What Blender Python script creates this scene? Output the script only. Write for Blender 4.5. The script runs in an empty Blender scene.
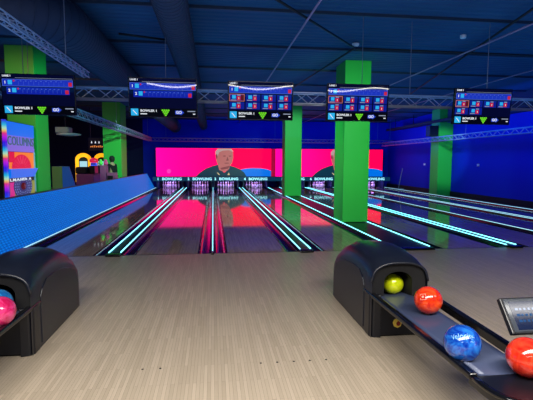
import bpy, bmesh, math, random
from mathutils import Vector, Matrix
random.seed(7)
C = bpy.context.scene.collection
PI = math.pi
sc = bpy.context.scene

# ------------------------------------------------------------------ helpers
def lin(c):
    return tuple((v/255/12.92 if v/255 <= .04045 else ((v/255+.055)/1.055)**2.4) for v in c)

def mat(name, rgb, rough=.5, metal=0., emit=None, es=1., spec=.5, coat=0.):
    m = bpy.data.materials.new(name); m.use_nodes = True
    b = m.node_tree.nodes['Principled BSDF']
    b.inputs['Base Color'].default_value = (*lin(rgb), 1)
    b.inputs['Roughness'].default_value = rough
    b.inputs['Metallic'].default_value = metal
    b.inputs['Specular IOR Level'].default_value = spec
    b.inputs['Coat Weight'].default_value = coat
    b.inputs['Coat Roughness'].default_value = .04
    if emit:
        b.inputs['Emission Color'].default_value = (*lin(emit), 1)
        b.inputs['Emission Strength'].default_value = es
    return m

def nodes(m):
    return m.node_tree.nodes, m.node_tree.links, m.node_tree.nodes['Principled BSDF']

def tag(o, label=None, cat=None, group=None, kind=None):
    if label: o['label'] = label
    if cat: o['category'] = cat
    if group: o['group'] = group
    if kind: o['kind'] = kind
    return o

def thing(name, label, cat, loc=(0, 0, 0), rz=0, group=None, kind=None):
    o = bpy.data.objects.new(name, None); C.objects.link(o)
    o.empty_display_size = .1
    o.location = loc; o.rotation_euler = (0, 0, rz)
    return tag(o, label, cat, group, kind)

def obj(name, bm, m, parent=None, smooth=False, bevel=0., seg=2):
    bmesh.ops.recalc_face_normals(bm, faces=bm.faces[:])
    me = bpy.data.meshes.new(name); bm.to_mesh(me); bm.free()
    if smooth:
        for p in me.polygons: p.use_smooth = True
    ms = m if isinstance(m, (list, tuple)) else [m]
    for k in ms: me.materials.append(k)
    o = bpy.data.objects.new(name, me); C.objects.link(o)
    if parent is not None: o.parent = parent
    if bevel:
        md = o.modifiers.new('Bevel', 'BEVEL'); md.width = bevel; md.segments = seg; md.limit_method = 'ANGLE'
    return o

def box(bm, x0, x1, y0, y1, z0, z1):
    v = [bm.verts.new((x, y, z)) for z in (z0, z1) for y in (y0, y1) for x in (x0, x1)]
    for f in ((0, 1, 3, 2), (4, 5, 7, 6), (0, 1, 5, 4), (2, 3, 7, 6), (0, 2, 6, 4), (1, 3, 7, 5)):
        bm.faces.new([v[i] for i in f])
    return bm

def B(*a): return box(bmesh.new(), *a)

def prism(bm, pts, axis, a, b):
    """polygon pts (2-D) extruded along axis from a to b; axis y: pts=(x,z); axis x: pts=(y,z); axis z: pts=(x,y)"""
    def P(p, t):
        return {'y': (p[0], t, p[1]), 'x': (t, p[0], p[1]), 'z': (p[0], p[1], t)}[axis]
    A = [bm.verts.new(P(p, a)) for p in pts]; Q = [bm.verts.new(P(p, b)) for p in pts]
    n = len(pts)
    bm.faces.new(A); bm.faces.new(Q[::-1])
    for i in range(n): bm.faces.new((A[i], A[(i+1) % n], Q[(i+1) % n], Q[i]))
    return bm

def PR(*a): return prism(bmesh.new(), *a)

def tube(bm, pts, r, n=8, closed=False, caps=True):
    pts = [Vector(p) for p in pts]; rings = []
    N = len(pts); prev = None
    for i, p in enumerate(pts):
        if closed: t = pts[(i+1) % N]-pts[i-1]
        else: t = pts[min(i+1, N-1)]-pts[max(i-1, 0)]
        t.normalize()
        if prev is None:
            u = t.cross(Vector((0, 0, 1)))
            if u.length < 1e-3: u = t.cross(Vector((1, 0, 0)))
        else:
            u = prev-t*prev.dot(t)
        u.normalize(); prev = u; w = t.cross(u)
        rr = r[i] if isinstance(r, (list, tuple)) else r
        rings.append([bm.verts.new(p+u*math.cos(2*PI*k/n)*rr+w*math.sin(2*PI*k/n)*rr) for k in range(n)])
    for i in range(N if closed else N-1):
        a, b = rings[i], rings[(i+1) % N]
        for k in range(n): bm.faces.new((a[k], a[(k+1) % n], b[(k+1) % n], b[k]))
    if caps and not closed:
        bm.faces.new(rings[0][::-1]); bm.faces.new(rings[-1])
    return bm

def T(*a, **k): return tube(bmesh.new(), *a, **k)

def lathe(bm, prof, c=(0, 0, 0), n=24):
    rings = []
    for r, z in prof:
        rings.append([bm.verts.new((c[0]+r*math.cos(2*PI*k/n), c[1]+r*math.sin(2*PI*k/n), c[2]+z)) for k in range(n)])
    for a, b in zip(rings, rings[1:]):
        for k in range(n): bm.faces.new((a[k], a[(k+1) % n], b[(k+1) % n], b[k]))
    bm.faces.new(rings[0][::-1]); bm.faces.new(rings[-1])
    return bm

def L(*a, **k): return lathe(bmesh.new(), *a, **k)

def ellipse(cx, cz, rx, rz, n=28, a0=0, a1=2*PI):
    full = abs(a1-a0-2*PI) < 1e-6
    m = n if full else n+1
    return [(cx+rx*math.cos(a0+(a1-a0)*i/n), cz+rz*math.sin(a0+(a1-a0)*i/n)) for i in range(m)]

def text(body, size, m, parent, loc, rot=(PI/2, 0, 0), name='lettering', ext=.002, align='LEFT', width=None, bold=True):
    cu = bpy.data.curves.new('lettering', 'FONT')
    cu.body = body; cu.size = size; cu.extrude = ext; cu.align_x = align; cu.align_y = 'CENTER'; cu.resolution_u = 3; cu.offset = .03*size if bold else 0
    t = bpy.data.objects.new('lettering_curve', cu)
    me = bpy.data.meshes.new_from_object(t)
    bpy.data.objects.remove(t); bpy.data.curves.remove(cu)
    me.materials.clear(); me.materials.append(m)
    if width and len(me.vertices):
        xs = [v.co.x for v in me.vertices]; s = width/(max(xs)-min(xs))
        for v in me.vertices: v.co.x *= s
    o = bpy.data.objects.new(name, me); C.objects.link(o)
    o.parent = parent; o.location = loc; o.rotation_euler = rot
    return o

def copy_tree(o, parent=None):
    c = o.copy(); C.objects.link(c); c.parent = parent
    for ch in o.children: copy_tree(ch, c)
    return c

# ------------------------------------------------------------------ materials
def wood(name, dark, light, rough, ior, coat):
    m = mat(name, light, rough, coat=coat); N, K, b = nodes(m)
    b.inputs['IOR'].default_value = ior
    geo = N.new('ShaderNodeNewGeometry'); mp = N.new('ShaderNodeMapping')
    mp.inputs['Rotation'].default_value = (0, 0, PI/2)
    K.new(geo.outputs['Position'], mp.inputs['Vector'])
    br = N.new('ShaderNodeTexBrick')
    br.inputs['Scale'].default_value = 1
    br.inputs['Brick Width'].default_value = .55; br.inputs['Row Height'].default_value = .026
    br.inputs['Mortar Size'].default_value = .0008
    br.inputs['Color1'].default_value = (*lin(dark), 1); br.inputs['Color2'].default_value = (*lin(light), 1)
    br.inputs['Mortar'].default_value = (*lin([v*.72 for v in dark]), 1)
    K.new(mp.outputs['Vector'], br.inputs['Vector'])
    ns = N.new('ShaderNodeTexNoise'); ns.inputs['Scale'].default_value = 6
    mp2 = N.new('ShaderNodeMapping'); mp2.inputs['Scale'].default_value = (14, .9, 1)
    K.new(geo.outputs['Position'], mp2.inputs['Vector']); K.new(mp2.outputs['Vector'], ns.inputs['Vector'])
    mx = N.new('ShaderNodeMix'); mx.data_type = 'RGBA'; mx.blend_type = 'MULTIPLY'; mx.inputs[0].default_value = .35
    K.new(br.outputs['Color'], mx.inputs[6]); K.new(ns.outputs['Fac'], mx.inputs[7])
    rp = N.new('ShaderNodeMapRange'); rp.inputs[3].default_value = .8; rp.inputs[4].default_value = 1.2
    K.new(ns.outputs['Fac'], rp.inputs[0]); K.new(rp.outputs[0], mx.inputs[7])
    K.new(mx.outputs[2], b.inputs['Base Color'])
    return m

M = {}
M['approach'] = wood('approach_wood', (172, 158, 138), (188, 173, 153), .3, 1.45, 0)
M['lane'] = wood('lane_wood', (168, 142, 126), (190, 164, 144), .05, 1.52, 0)
M['dark_floor'] = mat('dark_floor', (40, 40, 46), .5)
M['blue_wall'] = mat('blue_wall_paint', (3, 36, 180), .75, spec=.2)
M['navy_wall'] = mat('navy_wall_paint', (24, 24, 60), .85, spec=.2)
M['green'] = mat('green_paint', (40, 176, 62), .55)
M['ceil'] = mat('ceiling_deck', (120, 138, 150), .85, spec=.2)
N, K, b = nodes(M['ceil'])
geo = N.new('ShaderNodeNewGeometry'); wv = N.new('ShaderNodeTexWave'); wv.bands_direction = 'Y'
wv.inputs['Scale'].default_value = 1.6; wv.inputs['Distortion'].default_value = .4
K.new(geo.outputs['Position'], wv.inputs['Vector'])
bp = N.new('ShaderNodeBump'); bp.inputs['Strength'].default_value = .5; bp.inputs['Distance'].default_value = .04
K.new(wv.outputs['Fac'], bp.inputs['Height']); K.new(bp.outputs['Normal'], b.inputs['Normal'])
ns = N.new('ShaderNodeTexNoise'); ns.inputs['Scale'].default_value = .7; ns.inputs['Detail'].default_value = 6
K.new(geo.outputs['Position'], ns.inputs['Vector'])
cr = N.new('ShaderNodeValToRGB'); cr.color_ramp.elements[0].color = (*lin((30, 62, 92)), 1); cr.color_ramp.elements[1].color = (*lin((52, 96, 132)), 1)
K.new(ns.outputs['Fac'], cr.inputs['Fac']); K.new(cr.outputs['Color'], b.inputs['Base Color'])
M['ceil_dark'] = mat('dark_steel_beam', (26, 48, 72), .6)
M['duct'] = mat('dark_duct', (30, 46, 74), .7, .1)
M['pipe'] = mat('pale_pipe', (150, 130, 160), .5)
M['cable'] = mat('black_cable', (14, 16, 22), .6)
M['wire'] = mat('thin_wire', (120, 130, 150), .5, .5)
M['truss'] = mat('aluminium_truss', (150, 164, 190), .4, .5)
M['black'] = mat('black_plastic', (18, 20, 28), .32)
M['black_gloss'] = mat('black_gloss', (12, 13, 18), .12)
M['black_matte'] = mat('black_matte', (10, 10, 14), .7)
M['hood'] = mat('hood_plastic', (24, 28, 40), .3, spec=.6)
M['gutter'] = mat('gutter_plastic', (16, 17, 30), .13, spec=.9)
M['cap'] = mat('divider_cap', (14, 24, 34), .38)
M['track'] = mat('track_grey', (64, 74, 104), .35, .1)
M['led'] = mat('led_strip', (200, 240, 250), .4, emit=(120, 232, 255), es=3.6)
M['led_dim'] = mat('led_strip_warm', (200, 240, 250), .4, emit=(150, 205, 225), es=1.5)
M['white_led'] = mat('white_led_tube', (240, 240, 240), .4, emit=(255, 250, 240), es=32)
M['screen'] = mat('screen_glass', (4, 6, 14), .02, emit=(4, 8, 46), es=.8)
M['bezel'] = mat('tv_bezel', (10, 10, 12), .25)
def E_(n, c, s=1., r=.03): return mat(n, tuple(int(v*.25) for v in c), r, emit=c, es=s)
M['row'] = E_('score_row_blue', (18, 38, 176), .8)
M['row_hi'] = E_('score_row_bright_blue', (30, 54, 200), .8)
M['line'] = E_('pale_blue_line', (84, 112, 225), .8)
M['cyan'] = E_('cyan_tile', (44, 176, 238), .95)
M['redbox'] = E_('red_score_box', (200, 36, 60), .9)
M['orange_line'] = E_('orange_outline', (230, 130, 80), .9)
M['brown'] = E_('brown_red_tile', (96, 26, 30), .8)
M['tile'] = E_('player_tile_blue', (16, 34, 150), .8)
M['foot'] = E_('footer_black', (6, 8, 18), .6)
M['white_txt'] = E_('white_lettering', (235, 240, 250), .9)
M['grey_txt'] = E_('grey_lettering', (150, 160, 185), .8)
M['greentri'] = E_('green_pins', (110, 220, 40), 1.)
M['go'] = E_('blue_arrow', (40, 70, 200), 1.)
M['teal_strip'] = mat('lane_sign_teal', (10, 44, 74), .4, emit=(10, 70, 104), es=.5)
M['sign_txt'] = mat('lane_sign_lettering', (200, 240, 245), .4, emit=(160, 240, 248), es=1.25)
M['pin'] = mat('pin_white', (232, 224, 236), .3)
M['pin_red'] = mat('pin_red_band', (190, 20, 40), .3)
M['deck'] = mat('pin_deck', (120, 90, 140), .25)
M['curtain'] = mat('pit_curtain', (22, 16, 40), .9)
M['kick'] = mat('kickback_panel', (40, 54, 96), .4)
M['skin'] = mat('skin', (190, 140, 115), .6)
M['cloth_black'] = mat('black_clothes', (14, 14, 18), .9)
M['hair'] = mat('dark_hair', (16, 12, 10), .7)
M['grey_plastic'] = mat('grey_plastic', (150, 154, 162), .45)
M['white'] = mat('white_plastic', (220, 222, 226), .5)
M['chrome'] = mat('chrome', (190, 195, 200), .2, 1.)
M['gold'] = mat('gold_badge', (235, 205, 80), .4, .0)
M['badge_red'] = mat('badge_red', (150, 40, 30), .4)

# ------------------------------------------------------------------ lane layout (metres; camera at x=0,y=0; lanes run along +Y)
YF = 7.45            # foul line
YE = 25.9            # end of the lane light strips
LANES = [(-3.08, -2.035), (-1.325, -.28), (.24, 1.285), (1.995, 3.04), (4.27, 5.315), (6.025, 7.07), (7.59, 8.635), (9.345, 10.39)]
GW = .235
DIVS = [(-1.80, -1.56, 2), (-.045, .005, 1), (1.52, 1.76, 2), (3.275, 4.035, 2), (5.55, 5.79, 2), (7.305, 7.355, 1), (8.87, 9.11, 2)]
XR = 11.4; XL = -13.; ZC = 4.15; YB = 27.2

# ------------------------------------------------------------------ the room
def struct(name, bm, m, **k):
    o = obj(name, bm, m, **k); o['kind'] = 'structure'; return o
struct('floor', B(XL, XR, -5, YF, -.2, 0), M['approach'])
bm = B(XL, -3.42, YF, YB, -.2, 0); struct('floor_2', bm, M['dark_floor'])
bm = B(10.63, XR, YF, YB, -.2, 0); struct('floor_3', bm, M['dark_floor'])
struct('floor_4', B(-3.42, 10.63, YF, YB, -.4, -.2), M['black_matte'])
struct('ceiling', B(XL, XR, -5, YB, ZC, ZC+.15), M['ceil'])
struct('wall_back', B(-4.25, XR, YB, YB+.2, -.4, ZC), M['blue_wall'])
struct('wall_back_2', B(XL, -4.25, YB, YB+.2, -.4, ZC), M['navy_wall'])
struct('wall_right', B(XR, XR+.2, -5, YB+.2, -.2, ZC), M['blue_wall'])
struct('wall_left', B(XL-.2, XL, -5, YB+.2, -.2, ZC), M['navy_wall'])
struct('wall_rear', B(XL-.2, XR+.2, -5.2, -5, -.2, ZC), M['navy_wall'])
struct('trim_1', B(-3.4, 10.63, YF-.012, YF+.012, -.02, .002), M['black'])          # foul line
struct('baseboard_right', B(XR-.06, XR, 3, YB, 0, .22), M['black_matte'])
k = 0
y = 2.85
while y < 26.5:
    struct('ceiling_beam' if k == 0 else 'ceiling_beam_%d' % (k+1), B(XL, XR, y-.02, y+.02, ZC-.05, ZC), M['ceil_dark']); y += 2.27; k += 1

# pillars
def pillar(x0, x1, y0, y1, z0, label):
    o = obj('pillar', B(x0, x1, y0, y1, z0, ZC), M['green'], bevel=.008)
    tag(o, label, 'pillar', kind='structure')
pillar(3.31, 3.985, 10.72, 11.55, .05, 'large green square pillar standing between the lanes, nearest and widest of the green pillars')
pillar(3.22, 3.985, 19.3, 20.1, .05, 'green square pillar between the lanes, behind the widest one and in front of the pink screen')
pillar(-4.58, -3.97, 10.4, 11.15, 0, 'green square pillar beside the claw machine at the left, lit olive on its front')
pillar(-4.78, -4.02, 19.7, 20.9, 0, 'green square pillar behind the low blue barrier, next to the standing person')
pillar(10.68, 11.38, 19.5, 20.25, 0, 'green pillar against the blue wall at the right')

# ------------------------------------------------------------------ lanes
ORD = ['first', 'second', 'third', 'fourth', 'fifth', 'sixth', 'seventh', 'eighth']
for i, (a, c) in enumerate(LANES):
    t = thing('bowling_lane', '%s glossy wooden bowling lane counted from the low blue barrier' % ORD[i], 'lane', ((a+c)/2, YF, 0))
    hw = (c-a)/2
    obj('lane_surface', B(-hw, hw, .012, 18.3+.9, -.19, 0), M['lane'], t)
    for s in (-1, 1):
        pts = []
        r = GW/2; cx = s*(hw+r)
        for q in range(13):
            an = PI+PI*q/12; pts.append((cx+(r-.004)*math.cos(an), .0+.088*math.sin(an)))
        out = [(cx+r, 0), (cx+r, -.19), (cx-r, -.19), (cx-r, 0)]
        obj('gutter', PR(pts+out, 'y', .012, 18.3+.9), M['gutter'], t)
DN = ['dividing ridge with two cyan light strips between first and second lane', 'narrow dividing ridge with one cyan light strip between second and third lane',
      'dividing ridge with two cyan light strips between third and fourth lane', 'broad dividing platform with cyan edges that the two green pillars stand on',
      'dividing ridge with two cyan light strips between fifth and sixth lane', 'narrow dividing ridge with one light strip between sixth and seventh lane',
      'dividing ridge with two light strips between seventh and eighth lane']
for i, (a, c, n) in enumerate(DIVS):
    t = thing('lane_divider', DN[i], 'divider', ((a+c)/2, YF, 0))
    hw = (c-a)/2
    obj('ridge', B(-hw, hw, .012, 19.2, -.19, .035), M['cap'], t, bevel=.006)
    obj('end_block', B(-hw, hw, -.12, .012, 0, .042), M['black_gloss'], t, bevel=.012)
    if n == 1: xs = [0]
    else: xs = [-hw+.022, hw-.022]
    for x in xs:
        obj('light_strip', B(x-.005, x+.005, .06, 18.6, .034, .048), M['led'] if i < 5 else M['led_dim'], t)
t = thing('edge_light', 'single cyan light strip along the foot of the low blue barrier', 'light', (-3.37, YF, 0))
obj('ridge', B(-.05, .055, -4, 19.2, -.19, .035), M['cap'], t)
obj('light_strip', B(-.007, .007, -3.9, 18.6, .034, .048), M['led_dim'], t)
t = thing('edge_light', 'single light strip along the lane edge beside the right blue wall', 'light', (10.66, YF, 0))
obj('ridge', B(-.035, .05, -.0, 19.2, -.19, .035), M['cap'], t)
obj('light_strip', B(-.007, .007, .06, 18.6, .034, .048), M['led_dim'], t)

# ------------------------------------------------------------------ pin decks, pins, lane signs
def pin_prof():
    return [(.026, 0), (.036, .02), (.052, .09), (.0605, .115), (.058, .15), (.045, .20), (.030, .236), (.0235, .255), (.0235, .275), (.029, .315), (.0323, .342), (.028, .365), (.016, .378), (.004, .381)]
pin0 = None
SP = .3048
for i, (a, c) in enumerate(LANES):
    cx = (a+c)/2
    t = thing('pin_deck', 'dark pin deck housing at the end of the %s lane' % ORD[i], 'pin deck', (cx, 25.9, 0))
    obj('curtain', B(-.76, .76, 1.08, 1.14, 0, .55), M['curtain'], t)
    for s in (-1, 1):
        obj('kickback', B(s*.72-.035, s*.72+.035, -.1, 1.08, .001, .5), M['kick'], t)
    obj('hood_panel', B(-.76, .76, -.1, 1.14, .55, .66), M['black_matte'], t)
    g = 'pins at the end of the %s lane' % ORD[i]
    for row in range(4):
        for q in range(row+1):
            x = cx+(q-row/2)*SP; yy = 26.0+row*SP*.866-.05
            if pin0 is None:
                pin0 = thing('bowling_pin', '', 'pin')
                obj('body', L(pin_prof(), n=16), M['pin'], pin0, smooth=True)
                obj('neck_band', L([(.0262, .243), (.0252, .252), (.0252, .272), (.0268, .287)], n=16), M['pin_red'], pin0, smooth=True)
                p = pin0
            else: p = copy_tree(pin0)
            p.location = (x, yy, .001); p['label'] = 'white bowling pin standing in the triangle of pins at the end of the %s lane' % ORD[i]; p['group'] = g
    # sign above
    w = .86
    t = thing('lane_sign', 'teal BOWLING sign above the pins of the %s lane' % ORD[i], 'sign', (cx, 25.70, .47))
    x0 = {0: -3.46, 3: 1.65}.get(i, None)
    lo = (-3.5 if i == 0 else (LANES[i-1][1]+a)/2)-cx; hi = (10.95 if i == 7 else (LANES[i+1][0]+c)/2)-cx
    obj('panel', B(lo+.004, hi-.004, 0, .05, -.03, .21), M['teal_strip'], t)
    text('%d' % (i+1), .21, M['sign_txt'], t, (-.70, -.004, .09))
    text('BOWLING', .21, M['sign_txt'], t, (-.42, -.004, .09), width=1.12)

# ------------------------------------------------------------------ video screens with the presenter's picture
def grad_mat():
    m = mat('screen_pink_red', (10, 2, 6), .6, spec=.1); N, K, b = nodes(m)
    tc = N.new('ShaderNodeTexCoord'); sp = N.new('ShaderNodeSeparateXYZ'); K.new(tc.outputs['Object'], sp.inputs[0])
    mr = N.new('ShaderNodeMapRange'); mr.inputs[1].default_value = -3.6; mr.inputs[2].default_value = 1.2
    K.new(sp.outputs['X'], mr.inputs[0])
    cr = N.new('ShaderNodeValToRGB'); e = cr.color_ramp.elements
    e[0].color = (*lin((255, 4, 138)), 1); e[1].color = (*lin((255, 1, 66)), 1); e.new(.55).color = (*lin((255, 2, 108)), 1)
    K.new(mr.outputs[0], cr.inputs['Fac']); K.new(cr.outputs['Color'], b.inputs['Emission Color'])
    b.inputs['Emission Strength'].default_value = 1.75
    return m
GM = grad_mat()
M['p_skin'] = E_('picture_skin', (186, 104, 104), .9, .35)
M['p_skin2'] = E_('picture_skin_dark', (140, 62, 72), .8, .35)
M['p_hair'] = E_('picture_grey_hair', (190, 160, 160), .9, .35)
M['p_shirt'] = E_('picture_teal_shirt', (14, 56, 78), .8, .35)
M['p_blue'] = E_('picture_blue', (0, 112, 230), 1., .35)
M['p_seam'] = E_('picture_dark_red', (170, 0, 56), .9, .35)
M['p_mark'] = E_('picture_yellow', (226, 200, 140), .9, .35)
M['p_spot'] = E_('picture_light_spot', (255, 60, 190), 1., .35)
head = [(0.17, 2.17), (0.26, 2.35), (0.53, 2.375), (1.02, 2.37), (1.2, 2.18), (1.21, 1.82), (1.14, 1.51), (1.0, 1.33), (0.96, 1.14), (0.68, 0.96), (0.36, 1.08), (0.30, 1.32), (0.18, 1.69)]
hair = [(0.15, 1.93), (0.13, 2.2), (0.28, 2.37), (0.5, 2.385), (1.08, 2.38), (1.24, 2.2), (1.16, 2.2), (0.96, 2.29), (0.6, 2.26), (0.36, 2.16), (0.27, 1.9)]
body = [(-1.05, 0.68), (-0.8, 0.93), (-0.44, 1.17), (-0.02, 1.33), (0.30, 1.41), (0.40, 1.14), (0.66, 0.92), (0.87, 1.08), (1.02, 1.35), (1.3, 1.27), (1.63, 1.13), (1.88, 0.93), (2.03, 0.68)]
blue = [(1.63, 0.69), (1.63, 1.10), (1.94, 1.17), (2.37, 1.21), (2.87, 1.2), (3.24, 1.15), (3.55, 1.05), (3.55, 0.69)]
def wall_screen(x0, x1, shift, label):
    cx = .05+shift
    t = thing('video_screen', label, 'screen', (cx, 26.45, 0))
    def p(name, pts, d, m, par=None):
        return obj(name, PR([(q[0]-.05, q[1]) for q in pts], 'y', d, d+.003), m, par or t)
    obj('frame', B(x0-cx, x1-cx, .02, .16, .69, 2.41), M['black'], t)
    g = obj('display', B(x0-cx+.03, x1-cx-.03, 0, .02, .69, 2.39), GM, t)
    p('blue_shape', blue, -.003, M['p_blue'])
    p('dark_band', [(3.55, .69), (3.8, .69), (3.8, 2.39), (3.55, 2.39)], -.006, M['p_seam']) if shift == 0 else None
    p('pink_light_spot', ellipse(-2.65, 1.0, .12, .13), -.003, M['p_spot'])  # pinkish light spot painted on the display as a paler ellipse
    pp = p('person_picture', body, -.007, M['p_shirt'])
    p('face', head, -.011, M['p_skin'], pp); p('hair', hair, -.015, M['p_hair'], pp)
    p('ear', ellipse(.2, 1.9, .06, .14), -.0155, M['p_skin2'], pp)
    for q in (.68, 1.02): p('eye', ellipse(q, 1.93, .09, .035), -.015, M['p_skin2'], pp)
    p('nose', [(.86, 1.9), (.95, 1.66), (.78, 1.64)], -.015, M['p_skin2'], pp)
    p('mouth', ellipse(.82, 1.5, .15, .03), -.015, M['p_skin2'], pp)
    p('chin_shadow', [(.42, 1.2), (.5, 1.1), (.9, 1.16), (1.0, 1.34), (.72, 1.28)], -.0145, M['p_skin2'], pp)['label'] = 'dark shade under the chin of the pictured person'  # chin shade drawn into the picture as a darker shape
    p('collar_mark', [(.22, .92), (.28, .92), (.4, .8), (.34, .78)], -.012, M['p_mark'], pp)
    p('collar_mark', [(.86, .78), (1.0, .78), (.94, .93)], -.012, M['p_mark'], pp)
wall_screen(-3.42, 3.78, 0, 'wide pink video screen showing a grey haired person, not hidden by pillars, over four lanes')
wall_screen(3.79, 10.75, 7.2, 'wide pink and red video screen partly hidden behind two green pillars')

# ------------------------------------------------------------------ score monitors
TW, TH = 1.12, .64
def monitor(cx, zc, tiles, rows, label, hi_first=True):
    t = thing('score_monitor', label, 'monitor', (cx, 7.4, zc))
    t.rotation_euler = (math.radians(TILT), 0, 0)
    obj('casing', B(-TW/2, TW/2, .0, .05, -TH/2, TH/2), M['bezel'], t, bevel=.006)
    s = obj('display', B(-TW/2+.012, TW/2-.012, -.003, 0, -TH/2+.012, TH/2-.012), M['screen'], t)
    obj('mount', B(-.12, .12, .05, .12, -.1, .12), M['black'], t)
    def R(name, fx0, fx1, fy0, fy1, m, par=None, d=.006):
        return obj(name, B((fx0-.5)*TW, (fx1-.5)*TW, -d, -d+.002, (.5-fy1)*TH, (.5-fy0)*TH), m, par or t)
    def frame(name, fx0, fx1, fy0, fy1, m, par, w=.006, d=.0085):
        x0, x1, z0, z1 = (fx0-.5)*TW, (fx1-.5)*TW, (.5-fy1)*TH, (.5-fy0)*TH
        bm = bmesh.new()
        for q in ((x0, x1, z0, z0+w), (x0, x1, z1-w, z1), (x0, x0+w, z0+w, z1-w), (x1-w, x1, z0+w, z1-w)):
            box(bm, q[0], q[1], -d, -d+.002, q[2], q[3])
        return obj(name, bm, m, par)
    X = lambda f: (f-.5)*TW
    Z = lambda f: (.5-f)*TH
    text('LANE 1', .04, M['white_txt'], t, (X(.03), -.006, Z(.06)), name='header_lettering')
    R('header_line', .2, .97, .1, .107, M['grey_txt'])
    for k in range(rows):
        y0 = .135+k*.19; x0 = .025+k*.05; x1 = .975-k*.05
        r = R('score_row', x0, x1, y0, y0+.17, M['row_hi'] if k == 0 else M['row'])
        if k == 0: frame('row_outline', x0, x1, y0, y0+.17, M['line'], r)
        R('player_icon', x0+.075, x0+.13, y0+.025, y0+.13, M['cyan'], r, .0085)
        text('1' if k == 0 else '2', .06, M['white_txt'], r, (X(x0+.025), -.009, Z(y0+.085)), name='player_number')
        bm = bmesh.new(); n = 10
        for q in range(n):
            fx = x0+.17+q*(x1-x0-.27)/n
            box(bm, X(fx), X(fx+.02), -.009, -.007, Z(y0+.05), Z(y0+.035))
            box(bm, X(fx+.046), X(fx+.048), -.009, -.007, Z(y0+.14), Z(y0+.05))
        obj('tick_pattern', bm, M['line'], r)
        R('total_box', x1-.06, x1-.012, y0+.055, y0+.15, M['redbox'], r, .0085)
        R('red_mark', x0+.145, x0+.165, y0+.02, y0+.06, M['redbox'], r, .0085)
    xs = [(.025, .25), (.27, .49), (.51, .73), (.75, .97)]
    for k in range(tiles):
        x0, x1 = xs[k % 4]; y0 = .335+(k//4)*.205; y1 = y0+.185
        r = R('player_tile', x0, x1, y0, y1, M['tile'])
        R('player_icon', x0+.04, x0+.095, y0+.03, y0+.12, M['cyan'], r, .0085)
        R('name_line', x0+.02, x0+.1, y0+.145, y0+.165, M['grey_txt'], r, .0085)
        bx = R('total_box', x0+.11, x0+.165, y0+.055, y0+.16, M['redbox'], r, .0085)
        R('name_line', x0+.115, x0+.165, y0+.015, y0+.04, M['grey_txt'], r, .0085)
        text('1', .045, M['white_txt'], bx, (X(x0+.13), -.0095, Z(y0+.11)), name='number')
        if k == 0:
            frame('tile_outline', x0, x1, y0, y1, M['orange_line'], r)
            R('dark_panel', x0+.17, x1-.008, y0+.02, y1-.02, M['brown'], r, .0085)
    f = R('footer', .012, .988, .77, .975, M['foot'])
    lg = R('logo_tile', .03, .135, .785, .96, M['cyan'], f, .0085)
    obj('logo_stroke', PR([(X(.055), Z(.83)), (X(.062), Z(.815)), (X(.115), Z(.92)), (X(.108), Z(.935))], 'y', -.0105, -.0085), M['white_txt'], lg)
    text('BOWLER 1', .05, M['white_txt'], f, (X(.165), -.009, Z(.835)), name='name_lettering', width=.26)
    R('small_line', .165, .26, .9, .925, M['white_txt'], f, .0085)
    bm = bmesh.new()
    for row in range(4):
        for q in range(4-row):
            cx_, cz_ = X(.53)+(q-(3-row)/2)*.034, Z(.815+row*.042)
            prism(bm, ellipse(cx_, cz_, .0165, .0145, 8), 'y', -.009, -.007)
    obj('green_pin_triangle', bm, M['greentri'], f)
    ar = obj('arrow_badge', PR([(X(.67), Z(.82)), (X(.75), Z(.82)), (X(.75), Z(.795)), (X(.80), Z(.867)), (X(.75), Z(.94)), (X(.75), Z(.915)), (X(.67), Z(.915))], 'y', -.009, -.007), M['go'], f)
    text('GO', .062, M['white_txt'], ar, (X(.68), -.0105, Z(.867)), name='go_lettering')
    R('caption_line', .85, .965, .82, .845, M['grey_txt'], f, .0085)
    R('caption_line', .93, .965, .89, .915, M['white_txt'], f, .0085)
    return t
TILT = 5.2
monitor(-2.765, 2.65, 0, 2, 'score monitor with two player rows in front of the olive lit pillar')
monitor(-.815, 2.645, 0, 2, 'score monitor with two player rows above the second lane, near the straight duct')
monitor(.81, 2.63, 8, 1, 'score monitor with eight player tiles hanging above the third lane')
monitor(2.52, 2.635, 8, 1, 'score monitor with eight player tiles in front of the large green pillar')
monitor(4.87, 2.615, 6, 1, 'score monitor with six player tiles in front of the right blue wall')

# ------------------------------------------------------------------ trusses
def truss(p0, p1, size, label, step=None, m='truss', r=.017):
    p0 = Vector(p0); p1 = Vector(p1); d = (p1-p0); Ln = d.length; d.normalize()
    u = d.cross(Vector((0, 0, 1))); u.normalize(); w = Vector((0, 0, 1))
    t = thing('lighting_truss', label, 'truss', p0)
    h = size/2
    cs = [(-h, -h), (h, -h), (h, h), (-h, h)]
    for a, c in cs:
        obj('chord', T([u*a+w*c, d*Ln+u*a+w*c], r, 8), M[m], t, smooth=True)
    step = step or size*1.25
    n = max(1, int(Ln/step)); bm = bmesh.new()
    for k in range(4):
        (a, c), (e, f) = cs[k], cs[(k+1) % 4]
        for i in range(n):
            A = d*(Ln*i/n); Bp = d*(Ln*(i+1)/n)
            s, en = ((a, c), (e, f)) if i % 2 == 0 else ((e, f), (a, c))
            tube(bm, [A+u*s[0]+w*s[1], Bp+u*en[0]+w*en[1]], r*.55, 5, caps=False)
    obj('lattice', bm, M[m], t)
    nh = max(2, int(Ln/6)+1)
    for i in range(nh):
        q = d*(1.0+(Ln-2.0)*i/(nh-1))
        obj('hanger', T([q+Vector((0, 0, h)), Vector((q.x, q.y, ZC-p0.z-q.z))], .006, 6), M['wire'], t)
truss((-4.1, 7.68, 2.735), (XR-.1, 7.68, 2.70), .19, 'metal lattice truss that the score monitors hang on, running straight across the hall', r=.014)
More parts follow.
